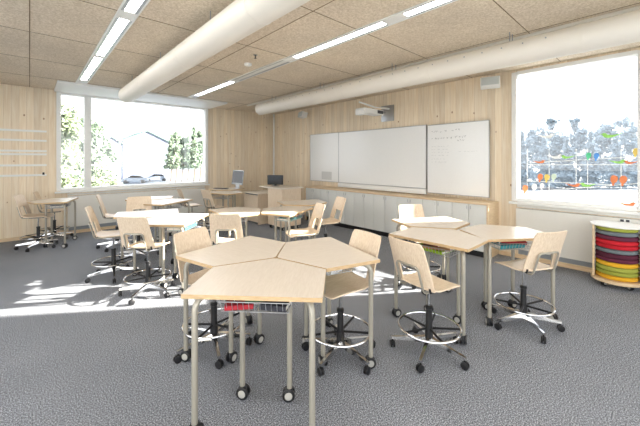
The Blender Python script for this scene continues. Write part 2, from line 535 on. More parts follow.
# ------------------------------------------------------------------ desk (apex at origin, base edge at +x)
DH = .87
def make_desk():
    root = empty('pentagon_desk')
    m = MB()
    pts = [(.012, -.018), (.238, -.412), (.712, -.412), (.712, .412), (.238, .412), (.012, .018)]
    m.mi = 1
    m.prism(pts, DH-.026, DH, topmi=0)
    m.build('tabletop', [M['top'], M['edge']], root)
    for sy in (-1, 1):
        a = (.668, sy*.35, .085); b = (.668, sy*.35, DH-.046); c = (.335, sy*.165, DH-.046); d = (.335, sy*.165, .085)
        k = MB(); k.tube([a]+arc_pts(b, a, c, .085, 8)+arc_pts(c, b, d, .05, 6)+[d], .0185, 12)
        k.build('leg_frame', M['tubegrey'], root)
        for (x, y), rz in (((.668, sy*.35), .4*sy), ((.335, sy*.165), 1.7*sy)):
            caster_parts(root, (x, y, 0), rz, .043, 'table')
    k = MB()
    k.box(.30, .37, -.165, .165, DH-.046-.012, DH-.026, .003); k.build('cross_rail', M['tubegrey'], root)
    # wire basket
    k = MB(); x0, x1, y0, y1 = .34, .64, -.225, .225; zt, zb = .80, .735
    k.tube([(x0, y0, zt), (x1, y0, zt), (x1, y1, zt), (x0, y1, zt)], .004, 6, closed=True)
    k.tube([(x0+.02, y0+.02, zb), (x1-.02, y0+.02, zb), (x1-.02, y1-.02, zb), (x0+.02, y1-.02, zb)], .003, 6, closed=True)
    for i in range(13):
        y = y0+.02+(y1-y0-.04)*i/12
        k.tube([(x1, y, zt), (x1-.02, y, zb), (x0+.02, y, zb), (x0, y, zt)], .0022, 5)
    for i in range(5):
        x = x0+.03+(x1-x0-.06)*i/4
        k.tube([(x, y0, zt), (x, y0+.02, zb), (x, y1-.02, zb), (x, y1, zt)], .0022, 5)
    for sx in (x0, x1):
        for sy in (y0, y1): k.tube([(sx, sy, zt), (sx, sy*.98, DH-.026)], .004, 5)
    k.build('wire_basket', M['alu'], root)
    return root

proto_d = make_desk(); used_d = [False]
def desk(cx, cy, deg, label, group):
    o = proto_d if not used_d[0] else copy_tree(proto_d)
    used_d[0] = True
    a = R(deg); o.location = (cx+.004*math.cos(a), cy+.004*math.sin(a), 0); o.rotation_euler = (0, 0, a)
    tag(o, label, 'desk', group)
    return o
proto_c = make_chair(); used_c = [False]
def chair(x, y, deg, label, group, dz=0, spin=0):
    o = proto_c if not used_c[0] else copy_tree(proto_c)
    used_c[0] = True
    o.location = (x, y, 0); o.rotation_euler = (0, 0, R(deg)); tag(o, label, 'chair', group)
    # swivel base: turn only the base parts a little, as found in the room
    if spin:
        rot = Matrix.Rotation(R(spin), 4, 'Z')
        for c in children(o):
            if c.name.split('.')[0] in ('base_leg', 'ring_spoke', 'caster'):
                c.location = rot @ c.location; c.rotation_euler = (0, 0, c.rotation_euler[2]+R(spin))
    return o

GF = 'pentagon desks of the front cluster'; GR = 'pentagon desks of the right cluster'; GM = 'pentagon desks of the middle cluster'; GL = 'pentagon desks by the far window'
DK = []
def D(*a): DK.append(a); return desk(*a)
D(1.450, 2.111, 224.0, 'pale pentagon desk nearest the camera, its long edge towards the viewer', GF)
D(1.456, 2.117, 104.3, 'pale pentagon desk, left rear one of the front cluster, before a white-lit chair back', GF)
D(1.456, 2.117, -15.7, 'pale pentagon desk of the front cluster, right rear one with a green folder under it', GF)
D(3.535, 1.60, 181, 'pale pentagon desk of the right cluster, left front one with yellow-green folder', GR)
D(4.055, 1.545, 234.6, 'pale pentagon desk of the right cluster nearest the right window', GR)
D(3.57, 1.635, 63, 'pale pentagon desk of the right cluster, rear one nearest the grey cabinets', GR)
D(2.78, 4.42, 295, 'sunlit pentagon desk in the middle with teal and red folders under it', GM)
D(2.76, 4.42, 175, 'sunlit pentagon desk in the middle, left one behind the brown chair back', GM)
D(3.60, 4.17, 71, 'pentagon desk in shade behind the sunlit middle desk, before the lectern', GM)
D(1.13, 4.72, 317, 'sunlit pentagon desk on the left with teal and brown folders under it', GL)
D(1.17, 4.76, 74, 'sunlit pentagon desk on the left, rear left one beside the tilted chair back', GL)
D(1.66, 6.76, 304.5, 'pentagon desk below the far window, pointing at the middle of the room', GL)
D(1.66, 6.82, 65, 'pentagon desk right up against the far window', GL)
D(-.05, 8.16, -17, 'lone pentagon desk at the far left beside the striped wooden wall', GL)
D(3.90, 7.36, 198, 'pentagon desk in the far corner with two dark framed chairs', GL)
D(4.00, 7.70, 90, 'pentagon desk in the far corner carrying the silver computer', GL)

GC = 'plywood swivel school chairs with foot rings'
chair(1.94, 1.87, 170, 'plywood swivel chair at the right of the front cluster, beside the green folder', GC, spin=25)
chair(1.20, 2.70, -70, 'swivel chair whose pale back stands behind the left rear front desk', GC, spin=10)
chair(1.94, 3.84, 48, 'plywood swivel chair seen from behind just past the front cluster, hand opening visible', GC)
chair(2.91, 3.58, 158, 'sun-bleached swivel chair at the right end of the middle desk', GC, spin=30)
chair(3.72, 3.93, 160, 'shaded swivel chair between the middle desks and the grey cabinets', GC)
chair(2.54, 1.39, -12, 'plywood swivel chair at the left of the right cluster, seen from behind', GC, spin=40)
chair(3.64, .975, 64, 'plywood swivel chair nearest the right window, back towards the viewer', GC, spin=-8)
chair(3.93, 2.27, 240, 'swivel chair on the far side of the right cluster before the cabinets', GC)
chair(1.08, 4.33, 41, 'plywood swivel chair in the floor sunlight at the left cluster, back to the viewer', GC, spin=14)
chair(.88, 5.31, -15, 'swivel chair at the left end of the left cluster, seen from its side', GC, spin=36)
chair(1.22, 7.02, -12, 'dark brown chair back seen edge-on under the far window', GC)
chair(1.36, 6.04, 255, 'swivel chair facing the viewer behind the left cluster, square back visible', GC)
chair(.12, 8.00, -20, 'swivel chair with white-lit back left of the lone far left desk', GC, spin=20)
chair(.38, 8.64, -10, 'swivel chair behind the lone far left desk, against the far wall', GC)
chair(2.80, 7.50, -5, 'swivel chair near the window corner, left of the two at the corner desk', GC)
chair(3.12, 6.86, 8, 'swivel chair at the corner desk, right of the two before the low grey panel', GC)

# ------------------------------------------------------------------ folders and books in the baskets
def book(desk_i, lx, ly, rz, w, d, h, col, label, name='folder', z=.741, cat='folder'):
    cx, cy, deg = DK[desk_i][:3]
    a = R(deg); x = cx+lx*math.cos(a)-ly*math.sin(a); y = cy+lx*math.sin(a)+ly*math.cos(a)
    h *= 1.9; z = .741+(z-.741)*1.9
    root = empty(name, (x, y, z), a+rz)
    m = MB(); m.box(-w/2, w/2, -d/2, d/2, 0, .0025); m.box(-w/2, w/2, -d/2, d/2, h-.0025, h); m.box(w/2-.003, w/2, -d/2, d/2, 0, h)
    m.build('cover', col, root)
    m = MB(); m.box(-w/2+.004, w/2-.003, -d/2+.004, d/2-.004, .0025, h-.0025); m.build('pages', M['paper'], root)
    tag(root, label, cat, 'folders and books in the wire baskets')
red = colr('cover_red', 176, 40, 52); teal = colr('cover_teal', 60, 150, 160); grn = colr('cover_green', 150, 190, 40)
dk = colr('cover_dark', 50, 50, 58); brn = colr('cover_brown', 170, 130, 90); blu = colr('cover_blue', 60, 80, 140); mg = colr('cover_maroon', 120, 30, 60)
book(0, .52, -.12, .2, .20, .17, .016, red, 'red folder in the wire basket under the nearest desk, right side')
book(0, .52, .12, -.15, .20, .17, .018, dk, 'dark folder in the wire basket under the nearest desk, left side')
book(0, .50, -.02, .4, .19, .16, .012, colr('cover_deepgreen', 50, 90, 60), 'dark green booklet lying on the folders under the nearest desk', 'booklet', .761, 'booklet')
book(0, .48, -.14, .7, .17, .13, .010, mg, 'maroon booklet on top of the red folder under the nearest desk', 'booklet', .757, 'booklet')
book(0, .46, .08, .5, .16, .14, .012, blu, 'blue booklet on the dark folder under the nearest desk', 'booklet', .761, 'booklet')
book(2, .50, .02, .1, .24, .32, .014, grn, 'lime green folder in the basket of the right rear front desk')
book(2, .49, -.04, .3, .20, .26, .012, dk, 'dark folder on top of the lime green one in the front cluster', z=.757)
book(3, .49, -.02, -.1, .24, .32, .014, grn, 'yellow-green folder under the left front desk of the right cluster')
book(3, .50, .03, .25, .21, .27, .014, brn, 'brown book on the yellow-green folder in the right cluster', 'book', .757, 'book')
book(3, .49, .0, -.3, .18, .22, .012, mg, 'maroon booklet topmost on the brown book in the right cluster', 'booklet', .773, 'booklet')
book(4, .49, -.06, .1, .24, .30, .02, teal, 'teal folder under the desk nearest the right window')
book(4, .50, .02, -.4, .19, .24, .014, red, 'red booklet on the teal folder nearest the right window', 'booklet', .763, 'booklet')
book(6, .50, -.02, 0, .24, .36, .016, teal, 'teal folder under the sunlit middle desk')
book(6, .50, .06, .3, .20, .22, .016, red, 'red folder on the teal folder under the sunlit middle desk', z=.759)
book(9, .50, .02, 0, .24, .36, .02, teal, 'teal folder under the sunlit left desk')
book(9, .50, -.06, .2, .2, .2, .016, brn, 'brown book on the teal folder under the sunlit left desk', 'book', .763, 'book')
book(13, .50, .0, .1, .24, .32, .02, dk, 'dark folder in the basket of the lone far left desk')

# ------------------------------------------------------------------ cabinets along the board wall
CX = 5.62; CY0, CY1 = 2.01, 6.77
n = 8; cw = (CY1-CY0-.06)/n
ordn = ['nearest the right window', 'second from the right end', 'third from the right end', 'fourth from the right end', 'fifth from the right end', 'third from the far left end', 'second from the far left end', 'at the far left end by the lectern']
def make_cabinet():
    root = empty('low_cabinet')
    m = MB(); m.box(.02, .46, .003, cw-.003, .10, .89); m.build('body', M['cabdoor'], root)
    for k in (0, 1):
        d = MB(); d.box(0, .019, .004+k*cw/2, (k+1)*cw/2-.004, .105, .885, .002); dr = d.build('door', M['cabdoor'], root)
        h = MB(); yy = cw/2+(-.03 if k == 0 else .03); h.box(-.004, 0, yy-.006, yy+.006, .80, .86, .001); h.build('handle', M['alu'], dr)
    m = MB(); m.box(.05, .46, .003, cw-.003, 0, .10); m.build('plinth', M['black'], root)
    return root
pc = make_cabinet()
for i in range(n):
    o = pc if i == 0 else copy_tree(pc)
    o.location = (CX, CY0+.03+i*cw, 0)
    tag(o, 'low pale grey two-door cabinet under the whiteboards, %s' % ordn[i], 'cabinet', 'low grey cabinets under the whiteboards')
root = empty('cabinet_worktop', (CX, CY0, 0)); tag(root, 'long birch worktop running over the low grey cabinets', 'worktop')
MB().box(-.015, XW-CX-.002, 0, CY1-CY0, .892, .925, .003).build('top', M['cabwood'], root)
MB().box(-.015, XW-CX-.002, 0, .028, 0, .892, .002).build('end_panel', M['cabwood'], root)
MB().box(-.015, XW-CX-.002, CY1-CY0-.028, CY1-CY0, 0, .892, .002).build('end_panel', M['cabwood'], root)

# ------------------------------------------------------------------ whiteboards
def board(y0, y1, z0, z1, x, label):
    root = empty('whiteboard', (x, (y0+y1)/2, (z0+z1)/2)); tag(root, label, 'whiteboard', 'whiteboards on the plank wall')
    hy, hz = (y1-y0)/2, (z1-z0)/2
    MB().box(-.02, 0, -hy, hy, -hz, hz).build('writing_surface', M['board'], root)
    m = MB()
    for s in (-1, 1): m.box(-.026, .004, s*hy-.006, s*hy+.006, -hz-.006, hz+.006, .002); m.box(-.026, .004, -hy, hy, s*hz-.006, s*hz+.006, .002)
    m.build('frame', M['alu'], root)
    b = MB(); b.box(.001, XW-x, -hy+.1, hy-.1, -hz+.1, hz-.1); b.build('mount', M['darkgrey'], root)
    return root
board(5.90, 7.05, 1.06, 2.38, 6.075, 'left and smallest of the three whiteboards, in the far corner')
bm_ = board(3.36, 5.87, 1.06, 2.37, 6.05, 'wide middle whiteboard, blank, below the wall projector')
br = board(2.14, 3.32, .985, 2.355, 6.03, 'right whiteboard with faint handwriting near its top')
MB().box(-.05, .03, -1.255, 1.255, -.655-.115, -.655-.012, .003).build('pen_tray', M['white'], bm_)
# handwriting: loose pen strokes
random.seed(3)
ink = matte('marker_ink', 80, 84, 92); faint = matte('marker_ink_faint', 196, 200, 200)
def scribble(lines, mat, name, amp, wd):
    m = MB()
    for (ya, yb, z) in lines:
        y = ya
        while y > yb:
            w_ = random.uniform(.02, .055); pts = []
            k = random.randint(4, 6)
            for q in range(k):
                pts.append((-.0215, y-w_*q/k+random.uniform(-.006, .006), z+random.uniform(-amp, amp)))
            m.tube(pts, wd, 4)
            y -= w_+random.choice([.015, .02, .05])
    return m.build(name, mat, br)
scribble([(.50, .18, .545), (.08, -.08, .555), (.50, .26, .41), (.18, .1, .41), (.02, -.18, .42), (-.02, -.14, .36)], ink, 'handwriting', .02, .0022)['kind'] = 'stuff'
scribble([(.50, .18, .25), (.50, .2, .19), (.50, .16, .13), (.50, .18, .07), (.50, .2, .0), (.50, .2, -.06), (-.05, -.38, .14)], faint, 'faint_writing', .007, .0025)['kind'] = 'stuff'
root = empty('notice_sheet', (6.054, 6.36, 1.22)); tag(root, 'pale printed sheet stuck low on the left whiteboard', 'paper sheet')
MB().box(-.002, 0, -.2, .2, -.11, .11).build('sheet', matte('sheet_grey', 206, 208, 206), root)

# projector
root = empty('wall_projector', (XW, 4.35, 2.70)); tag(root, 'white and chrome short-throw projector on a wall arm above the middle whiteboard', 'projector')
MB().box(-.03, -.001, -.17, .17, -.16, .20, .004).build('wall_plate', M['alu'], root)
MB().tube([(-.03, -.05, .12), (-.5, -.03, .10), (-.98, .03, .17)], .018, 10).build('arm', M['white'], root)
MB().tube([(-.03, .06, .04), (-.5, .05, .08)], .016, 10).build('arm', M['chrome'], root)
MB().box(-.95, -.30, -.10, .16, -.06, .05, .02).build('body', M['white'], root)
MB().box(-.52, -.32, -.104, -.099, -.04, .03, .002).build('vent', M['darkgrey'], root)
b = MB(); b.lathe([(.05, -.03), (.045, .0)], seg=16, mat=Matrix.Translation((-.86, .03, -.06))); b.build('lens', M['black'], root)
MB().box(-1.0, -.86, -.08, .12, -.10, .02, .012).build('mirror_hood', M['white'], root)

def speaker(y, z, rz, label):
    root = empty('wall_speaker', (XW, y, z)); tag(root, label, 'speaker', 'small wall speakers')
    k = Matrix.Translation((-.20, 0, -.02)) @ Matrix.Rotation(rz, 4, 'Z') @ Matrix.Rotation(R(12), 4, 'Y')
    m = MB(); m.box(-.085, .085, -.15, .15, -.075, .085, .012, mat=k); m.build('cabinet', M['white'], root)
    m = MB(); m.box(-.092, -.084, -.135, .135, -.065, .075, .003, mat=k); m.build('grille', matte('grille_grey', 196, 202, 200), root)
    MB().tube([(0, 0, .05), (-.12, 0, .0)], .014, 8).build('bracket', M['alu'], root)
speaker(2.08, 3.00, R(18), 'white wall speaker beside the right window, above the right whiteboard')
speaker(7.2, 2.98, R(-15), 'small white wall speaker above the left whiteboard, below the duct')

# ------------------------------------------------------------------ lectern and teacher desk
root = empty('lectern_cabinet', (4.30, 6.0, 0)); tag(root, 'tall birch lectern cabinet on casters in front of the grey cabinets', 'lectern')
MB().box(0, .55, 0, .02, .09, .97).build('side_panel', M['ply'], root)
MB().box(0, .55, .58, .60, .09, .97).build('side_panel', M['ply'], root)
MB().box(0, .018, .02, .58, .09, .97).build('front_panel', M['ply'], root)
MB().box(.018, .55, .02, .58, .09, .11).build('shelf', M['ply'], root)
MB().box(.018, .53, .02, .58, .55, .57).build('shelf', M['ply'], root)
MB().box(-.04, .60, -.03, .92, .97, 1.0, .003).build('top', M['top'], root)
for x in (.06, .5):
    for y in (.06, .54): caster_parts(root, (x, y, 0), .5, .04, 'table')
MB().tube([(.3, .86, 0), (.3, .86, .97)], .02, 10).build('support_leg', M['tubegrey'], root)

root = empty('teacher_desk', (4.27, 7.0, 0)); tag(root, 'low teacher desk with pale front panel and dark edged top left of the lectern', 'desk')
MB().box(-.02, .70, 0, .74, .775, .80, .003).build('top', M['top'], root)
MB().box(-.024, -.012, 0, .60, .755, .775).build('edge_strip', M['darkgrey'], root)
MB().box(.0, .02, .02, .72, .06, .775).build('front_panel', M['ply'], root)
MB().box(.02, .62, .02, .04, .0, .775).build('side_panel', M['ply'], root)
MB().box(.02, .62, .70, .72, .0, .775).build('side_panel', M['ply'], root)

root = empty('desktop_computer', (4.20, 8.02, DH), R(188)); tag(root, 'silver all-in-one computer seen from the side on the corner desk', 'computer')
MB().box(-.02, .0, -.25, .25, .10, .50, .008, mat=Matrix.Rotation(R(-8), 4, 'Y')).build('screen_housing', M['alu'], root)
MB().box(.001, .006, -.235, .235, .15, .485, mat=Matrix.Rotation(R(-8), 4, 'Y')).build('screen', M['screen'], root)
MB().poly([(-.03, -.09, .0), (-.03, .09, .0), (-.05, .08, .2), (-.05, -.08, .2)], (-.006, 0, 0)).build('stand_neck', M['alu'], root)
MB().box(-.14, .06, -.1, .1, 0, .006, .002).build('foot', M['alu'], root)
root = empty('keyboard', (3.85, 8.22, DH), R(215)); tag(root, 'flat black keyboard lying left of the silver computer', 'keyboard')
MB().box(-.07, .07, -.2, .2, 0, .012, .003).build('base', M['black'], root)
k = MB()
for i in range(4):
    for j in range(12): k.box(-.058+i*.03, -.034+i*.03, -.19+j*.032, -.163+j*.032, .012, .017)
k.build('keys', M['darkgrey'], root)
root = empty('monitor', (4.56, 6.66, 1.0), R(222)); tag(root, 'dark monitor seen from behind on the lectern top', 'monitor')
MB().box(-.02, .015, -.20, .20, .03, .27, .006).build('housing', M['black'], root)
MB().box(.0151, .018, -.19, .19, .045, .26).build('screen', M['screen'], root)
MB().box(-.03, -.015, -.03, .03, .006, .12, .003).build('stand_neck', M['darkgrey'], root)
MB().box(-.09, .05, -.09, .09, 0, .008, .002).build('foot', M['darkgrey'], root)

# ------------------------------------------------------------------ cushion stand
SX, SY, SA = 5.72, .46, R(6)
root = empty('cushion_stand', (SX, SY, 0), SA); tag(root, 'round birch stand on casters holding a stack of coloured cushions, right edge', 'stand')
pl = [(.262*math.cos(t*PI/16), .262*math.sin(t*PI/16)) for t in range(32)]
MB().prism(pl, .07, .105).build('base_plate', M['cabwood'], root)
rim = MB(); rim.lathe([(.262, .785), (.267, .79), (.267, .80), (.262, .805)], seg=40); rim.build('top_plate', M['white'], root)
for s in (-1, 1):
    MB().box(-.10, .10, s*.230-.012, s*.230+.012, .105, .785, .003).build('side_panel', M['cabwood'], root)
for i in range(4):
    a = PI/4+i*PI/2; caster_parts(root, (.18*math.cos(a), .18*math.sin(a), 0), a, .03, 'table')
cu = [('gold', 214, 160, 30), ('olive', 150, 155, 60), ('olive', 160, 165, 70), ('gold', 224, 172, 40), ('maroon', 96, 36, 58), ('maroon', 84, 30, 50), ('grey', 108, 116, 120),
      ('red', 190, 24, 40), ('red', 200, 30, 44), ('maroon', 100, 40, 62), ('grey', 112, 120, 124), ('olive', 166, 172, 70)]
names_c = ['lowest gold cushion at the bottom of the stand', 'lower of the two olive cushions above the lowest gold one', 'upper olive cushion just below the upper gold one', 'upper gold cushion under the maroon pair',
           'lower maroon cushion of the pair above gold', 'upper maroon cushion of the pair under the lower grey one', 'lower grey cushion beneath the red ones', 'lower of the two red cushions in the stand', 'upper of the two red cushions in the stand',
           'single maroon cushion above the red ones', 'upper grey cushion above the single maroon one', 'topmost olive cushion in the stand']
hh = (.785-.107)/len(cu)
for i, ((cn, r, g, b), lb) in enumerate(zip(cu, names_c)):
    t = hh-.001
    m = MB(); rr = .214
    m.lathe([(rr-.02, .001), (rr-.004, t*.18), (rr, t*.5), (rr-.004, t*.82), (rr-.02, t)], seg=36)
    o = m.build('round_cushion', colr('felt_%s_%d' % (cn, i), r, g, b, .95, .15, 200, .3))
    o.location = (SX, SY, .107+i*hh); tag(o, lb, 'cushion', 'round felt cushions in the stand')
m = empty('wall_socket', (XW-.076, .40, .82)); tag(m, 'small white double socket above the cushion stand', 'socket')
MB().box(-.012, 0, -.06, .06, -.025, .025, .004).build('plate', M['socket'], m)
for s in (-1, 1): MB().box(-.014, -.0121, s*.028-.018, s*.028+.018, -.016, .016, .001).build('outlet', M['darkgrey'], m)

# ------------------------------------------------------------------ bird stickers on the right window glass
GX = XW+.075
def sticker(name, outline, y, z, s, col, label, cat, flip=1, rot=0):
    ca, sa = math.cos(rot), math.sin(rot)
    pts = []
    for a, b in outline:
        a *= flip; u, v = a*ca-b*sa, a*sa+b*ca
        pts.append((-.002, u*s, v*s))
    m = MB(); m.poly(pts, (.0018, 0, 0)); o = m.build(name, col); o.location = (GX, y, z)
    tag(o, label, cat, 'bird stickers on the right window')
bird = [(-.70, .17), (-.40, .0), (-.15, -.12), (.12, -.17), (.34, -.12), (.45, .0), (.48, .10), (.62, .13), (.47, .19), (.36, .24), (.24, .19), (.15, .08), (-.1, .05), (-.4, .10)]
perch = [(0, .5), (.16, .46), (.25, .32), (.26, .1), (.2, -.12), (.1, -.26), (.07, -.5), (-.07, -.5), (-.08, -.26), (-.2, -.12), (-.26, .1), (-.25, .32), (-.16, .46)]
sc = {'orange': matte('sticker_orange', 236, 136, 84), 'green': matte('sticker_green', 160, 226, 110), 'blue': matte('sticker_blue', 96, 162, 236), 'yellow': matte('sticker_yellow', 244, 214, 110),
      'white': matte('sticker_white', 246, 248, 246), 'emerald': matte('sticker_emerald', 90, 206, 150), 'pale': matte('sticker_pale', 216, 232, 210)}
fly = [(1.327, 2.03, 'white', .17, 1, 'white flying bird sticker at the upper left of the right window'),
       (.563, 2.0, 'green', .16, -1, 'bright green bird sticker highest on the right window'),
       (1.421, 1.617, 'orange', .12, 1, 'orange bird sticker on the upper wire at its left end'),
       (1.21, 1.70, 'white', .16, 1, 'white bird sticker beside the green one on the upper wire'),
       (1.06, 1.695, 'green', .13, -1, 'green bird sticker following the white one on the upper wire'),
       (.482, 1.622, 'green', .13, 1, 'green bird sticker facing the orange one at the right of the upper wire'),
       (.355, 1.615, 'orange', .11, -1, 'orange bird sticker at the far right of the upper wire'),
       (.978, 1.262, 'orange', .13, 1, 'orange bird sticker on the lower wire beside a green one'),
       (.82, 1.272, 'green', .13, -1, 'green bird sticker on the lower wire beside an orange one'),
       (.385, 1.03, 'orange', .14, 1, 'orange bird sticker lowest at the right corner of the window'),
       (1.30, 1.14, 'white', .13, 1, 'white bird sticker low on the left of the window')]
for y, z, c, s_, fl, lb in fly:
    sticker('bird_sticker', bird, y, z, s_*1.15, sc[c], lb, 'sticker', -fl)
per = [(.805, 1.705, 'emerald', .10, 'emerald perched bird sticker next to the blue one'), (.715, 1.695, 'blue', .10, 'blue perched bird sticker in the middle of the window'),
       (.302, 1.75, 'yellow', .11, 'yellow perched bird sticker at the right frame'), (1.414, 1.357, 'orange', .12, 'orange perched bird sticker left of the yellow one'),
       (1.323, 1.353, 'yellow', .12, 'yellow perched bird sticker between orange and pale ones'), (1.231, 1.369, 'pale', .11, 'pale perched bird sticker right of the yellow one'),
       (1.627, 1.154, 'orange', .125, 'orange perched bird sticker lowest by the left frame'), (1.497, 1.188, 'white', .12, 'white perched bird sticker beside the lowest orange one'),
       (1.39, 1.216, 'white', .10, 'small white perched bird sticker second from the lowest orange one'),
       (.525, 1.358, 'orange', .13, 'left one of the orange perched pair near the right frame'), (.429, 1.355, 'orange', .13, 'right one of the orange perched pair near the right frame')]
for y, z, c, s_, lb in per:
    sticker('perched_bird_sticker', perch, y, z, s_*1.15, sc[c], lb, 'sticker', 1, .12)
wires = [((1.596, 1.60), (.285, 1.697), 'upper slanting'), ((1.596, 1.57), (.285, 1.585), 'second'), ((1.596, 1.298), (.53, 1.295), 'third'), ((1.596, 1.113), (.285, 1.328), 'rising lowest')]
for (a, b, nm_) in wires:
    m = MB(); m.poly([(-.001, 0, -.005), (-.001, b[0]-a[0], b[1]-a[1]-.005), (-.001, b[0]-a[0], b[1]-a[1]+.005), (-.001, 0, .005)], (.0008, 0, 0))
    o = m.build('wire_sticker', sc['white']); o.location = (GX, a[0], a[1]); tag(o, '%s white wire line sticker across the right window glass' % nm_, 'sticker', 'wire lines on the right window')
for y, za, zb, nm_ in [(1.596, 1.837, 1.061, 'leftmost'), (1.292, 1.83, 1.086, 'second from the left'), (.95, 1.82, 1.114, 'third from the left'), (.814, 1.817, 1.125, 'fourth from the left'), (.45, 1.81, 1.155, 'rightmost')]:
    m = MB(); m.box(-.0018, -.001, -.004, .004, 0, za-zb); o = m.build('pole_sticker', sc['white']); o.location = (GX, y, zb)
    tag(o, 'thin white upright line sticker on the right window, %s' % nm_, 'sticker', 'upright lines on the right window')

# ------------------------------------------------------------------ outside
GZ = -2.5
m = MB()
a_, b_ = 150, 12
# ground as one mesh around the building
m.box(-150, 150, YW+2, 200, GZ-.5, GZ); m.box(XW+2, 200, -200, YW+2, GZ-.5, GZ); m.box(-150, XW+2, -200, Y0-2, GZ-.5, GZ); m.box(-150, X0-2, Y0-2, YW+2, GZ-.5, GZ)
g = struct(m.build('ground_1', plain('asphalt_lot', srgb(112, 120, 128), .9, noise=.08, scale=.5)))

def ray(u, d):                       # a direction from the room towards the outside, by bearing
    k = (u-320)/318.0
    return d*(k*.7382+.6746), d*(-k*.6738+.7389)

def leaf_mat(name, c1, c2):
    m_, nt, p = new_mat(name); p.inputs['Roughness'].default_value = .7
    g_ = nt.nodes.new('ShaderNodeTexCoord'); n_ = nt.nodes.new('ShaderNodeTexNoise'); n_.inputs['Scale'].default_value = 1.2
    nt.links.new(g_.outputs['Object'], n_.inputs['Vector'])
    mx = nt.nodes.new('ShaderNodeMix'); mx.data_type = 'RGBA'; mx.inputs[6].default_value = c1; mx.inputs[7].default_value = c2
    nt.links.new(n_.outputs['Fac'], mx.inputs[0]); nt.links.new(mx.outputs[2], p.inputs['Base Color'])
    try: p.inputs['Transmission Weight'].default_value = 0
    except Exception: pass
    return m_
L1 = leaf_mat('leaf_light', srgb(108, 124, 94), srgb(140, 152, 122))
L2 = leaf_mat('leaf_mid', srgb(92, 112, 92), srgb(126, 144, 120))
L3 = leaf_mat('leaf_haze_tint', srgb(124, 140, 150), srgb(146, 160, 168))  # pale blue-grey haze of the distance is put into this leaf colour
BARK = plain('bark', srgb(140, 126, 112), .9)
def tree(u, d, h, w, mat, label, name='leafy_tree', conifer=False, n=1400, z0=GZ, low=.25, group='trees outside', ls=.3, cat='tree'):
    x, y = ray(u, d)
    root = empty(name, (x, y, z0)); tag(root, label, cat, group)
    rnd = random.Random(int(u*7+d*13)); m = MB()
    blobs = []
    for k in range(16 if name != 'skyline_tree' else 46):
        t = rnd.random()
        if conifer: rad = w*.5*(1-t)*.8+.1; zz = h*(low+(1-low)*t)
        elif name == 'skyline_tree': rad = w*.5*math.sqrt(1-t**3*.85); zz = h*(low+(1-low)*(.05+.85*t))
        else: rad = w*.5*math.sqrt(max(0, 1-(2*t-1)**2))*.75; zz = h*(low+(1-low)*(.1+.8*t))
        a = rnd.uniform(0, 2*PI); q = rnd.random()
        blobs.append((Vector((rad*q*math.cos(a), rad*q*math.sin(a), zz)), w*(.10 if conifer else .17)*rnd.uniform(.7, 1.3)))
    if not conifer and name != 'skyline_tree': blobs.append((Vector((0, 0, h-w*.2)), w*.2)); 
    for k in range(n):
        if conifer:
            t = 1-math.sqrt(1-rnd.random()*.985); rad = w*.5*(1-t)*(.75+.25*math.sin(t*40)); a = rnd.uniform(0, 2*PI); q = rnd.random()**.5
            c = Vector((rad*q*math.cos(a), rad*q*math.sin(a), h*(low+(1-low)*t)))
        else:
            b, s_ = blobs[rnd.randrange(len(blobs))]
            v = Vector((rnd.gauss(0, 1), rnd.gauss(0, 1), rnd.gauss(0, 1))).normalized()*rnd.random()**.4*s_
            c = b+v
        e1 = Vector((rnd.gauss(0, 1), rnd.gauss(0, 1), rnd.gauss(0, 1))).normalized(); e2 = e1.orthogonal().normalized()
        L_ = ls*rnd.uniform(.6, 1.3)
        vs = [m.bm.verts.new(c+e1*L_), m.bm.verts.new(c+e2*L_*.5), m.bm.verts.new(c-e1*L_), m.bm.verts.new(c-e2*L_*.5)]
        m.bm.faces.new(vs)
    m.build('foliage', mat, root, recalc=False)
    if low > .05:
        t_ = MB(); t_.tube([(0, 0, 0), (.02*h, 0, h*.3), (0, .01*h, h*.5), (0, 0, h*.62)], .03*h*.6, 8, r2=.006*h); t_.build('trunk', BARK, root)
    return root
tree(58, 34, 10.5, 6, L1, 'light green tree at the left edge of the far window', n=3000)
tree(70, 38, 9.0, 5.5, L1, 'pale leafy tree behind the narrow left pane', n=3000)
tree(84, 44, 10, 6.0, L2, 'leafy tree hidden partly by the window mullion', n=3000)
tree(98, 42, 9.3, 5.2, L2, 'tall leafy tree just left of the white houses', n=3000)
tree(104, 50, 7.2, 4.5, L2, 'lower tree touching the left house corner', n=1200)
for u, d, h, w_, lb in [(66, 16, 3.9, 3.2, 'light green bush at the bottom of the narrow left pane'), (82, 21, 3.4, 2.8, 'small bush behind the window mullion'), (99, 19, 3.9, 3.4, 'rounded light bush before the white houses'), (111, 25, 3.0, 2.6, 'small bush at the foot of the left white house')]:
    tree(u, d, h, w_, L1, lb, 'bush', n=2200, low=0, group='bushes outside', ls=.13, cat='bush')
for u, d, h, w_, con, lb in [(171, 62, 10.0, 3.2, True, 'narrow tree right beside the white house gable'), (176, 58, 9.4, 3.0, False, 'leafy tree second right of the white house'), (182, 60, 8.6, 3.4, False, 'lower leafy tree third right of the white house'),
                            (188, 66, 10.0, 3.6, True, 'pointed tree fourth right of the white house'), (194, 56, 11.0, 3.0, True, 'tallest pointed tree at the right of the far window'), (200, 60, 10.0, 3.8, False, 'leafy tree at the right frame of the far window')]:
    tree(u, d, h, w_, L2, lb, 'garden_tree', con, n=1100, ls=.32)
hz = [(522, 11), (530, 9), (538, 10.5), (545, 10), (552, 11.5), (560, 9.0), (567, 10), (575, 11.5), (583, 10), (591, 11), (600, 9.5), (608, 11), (616, 10.2), (624, 11.8), (632, 10.4), (641, 12), (652, 10)]
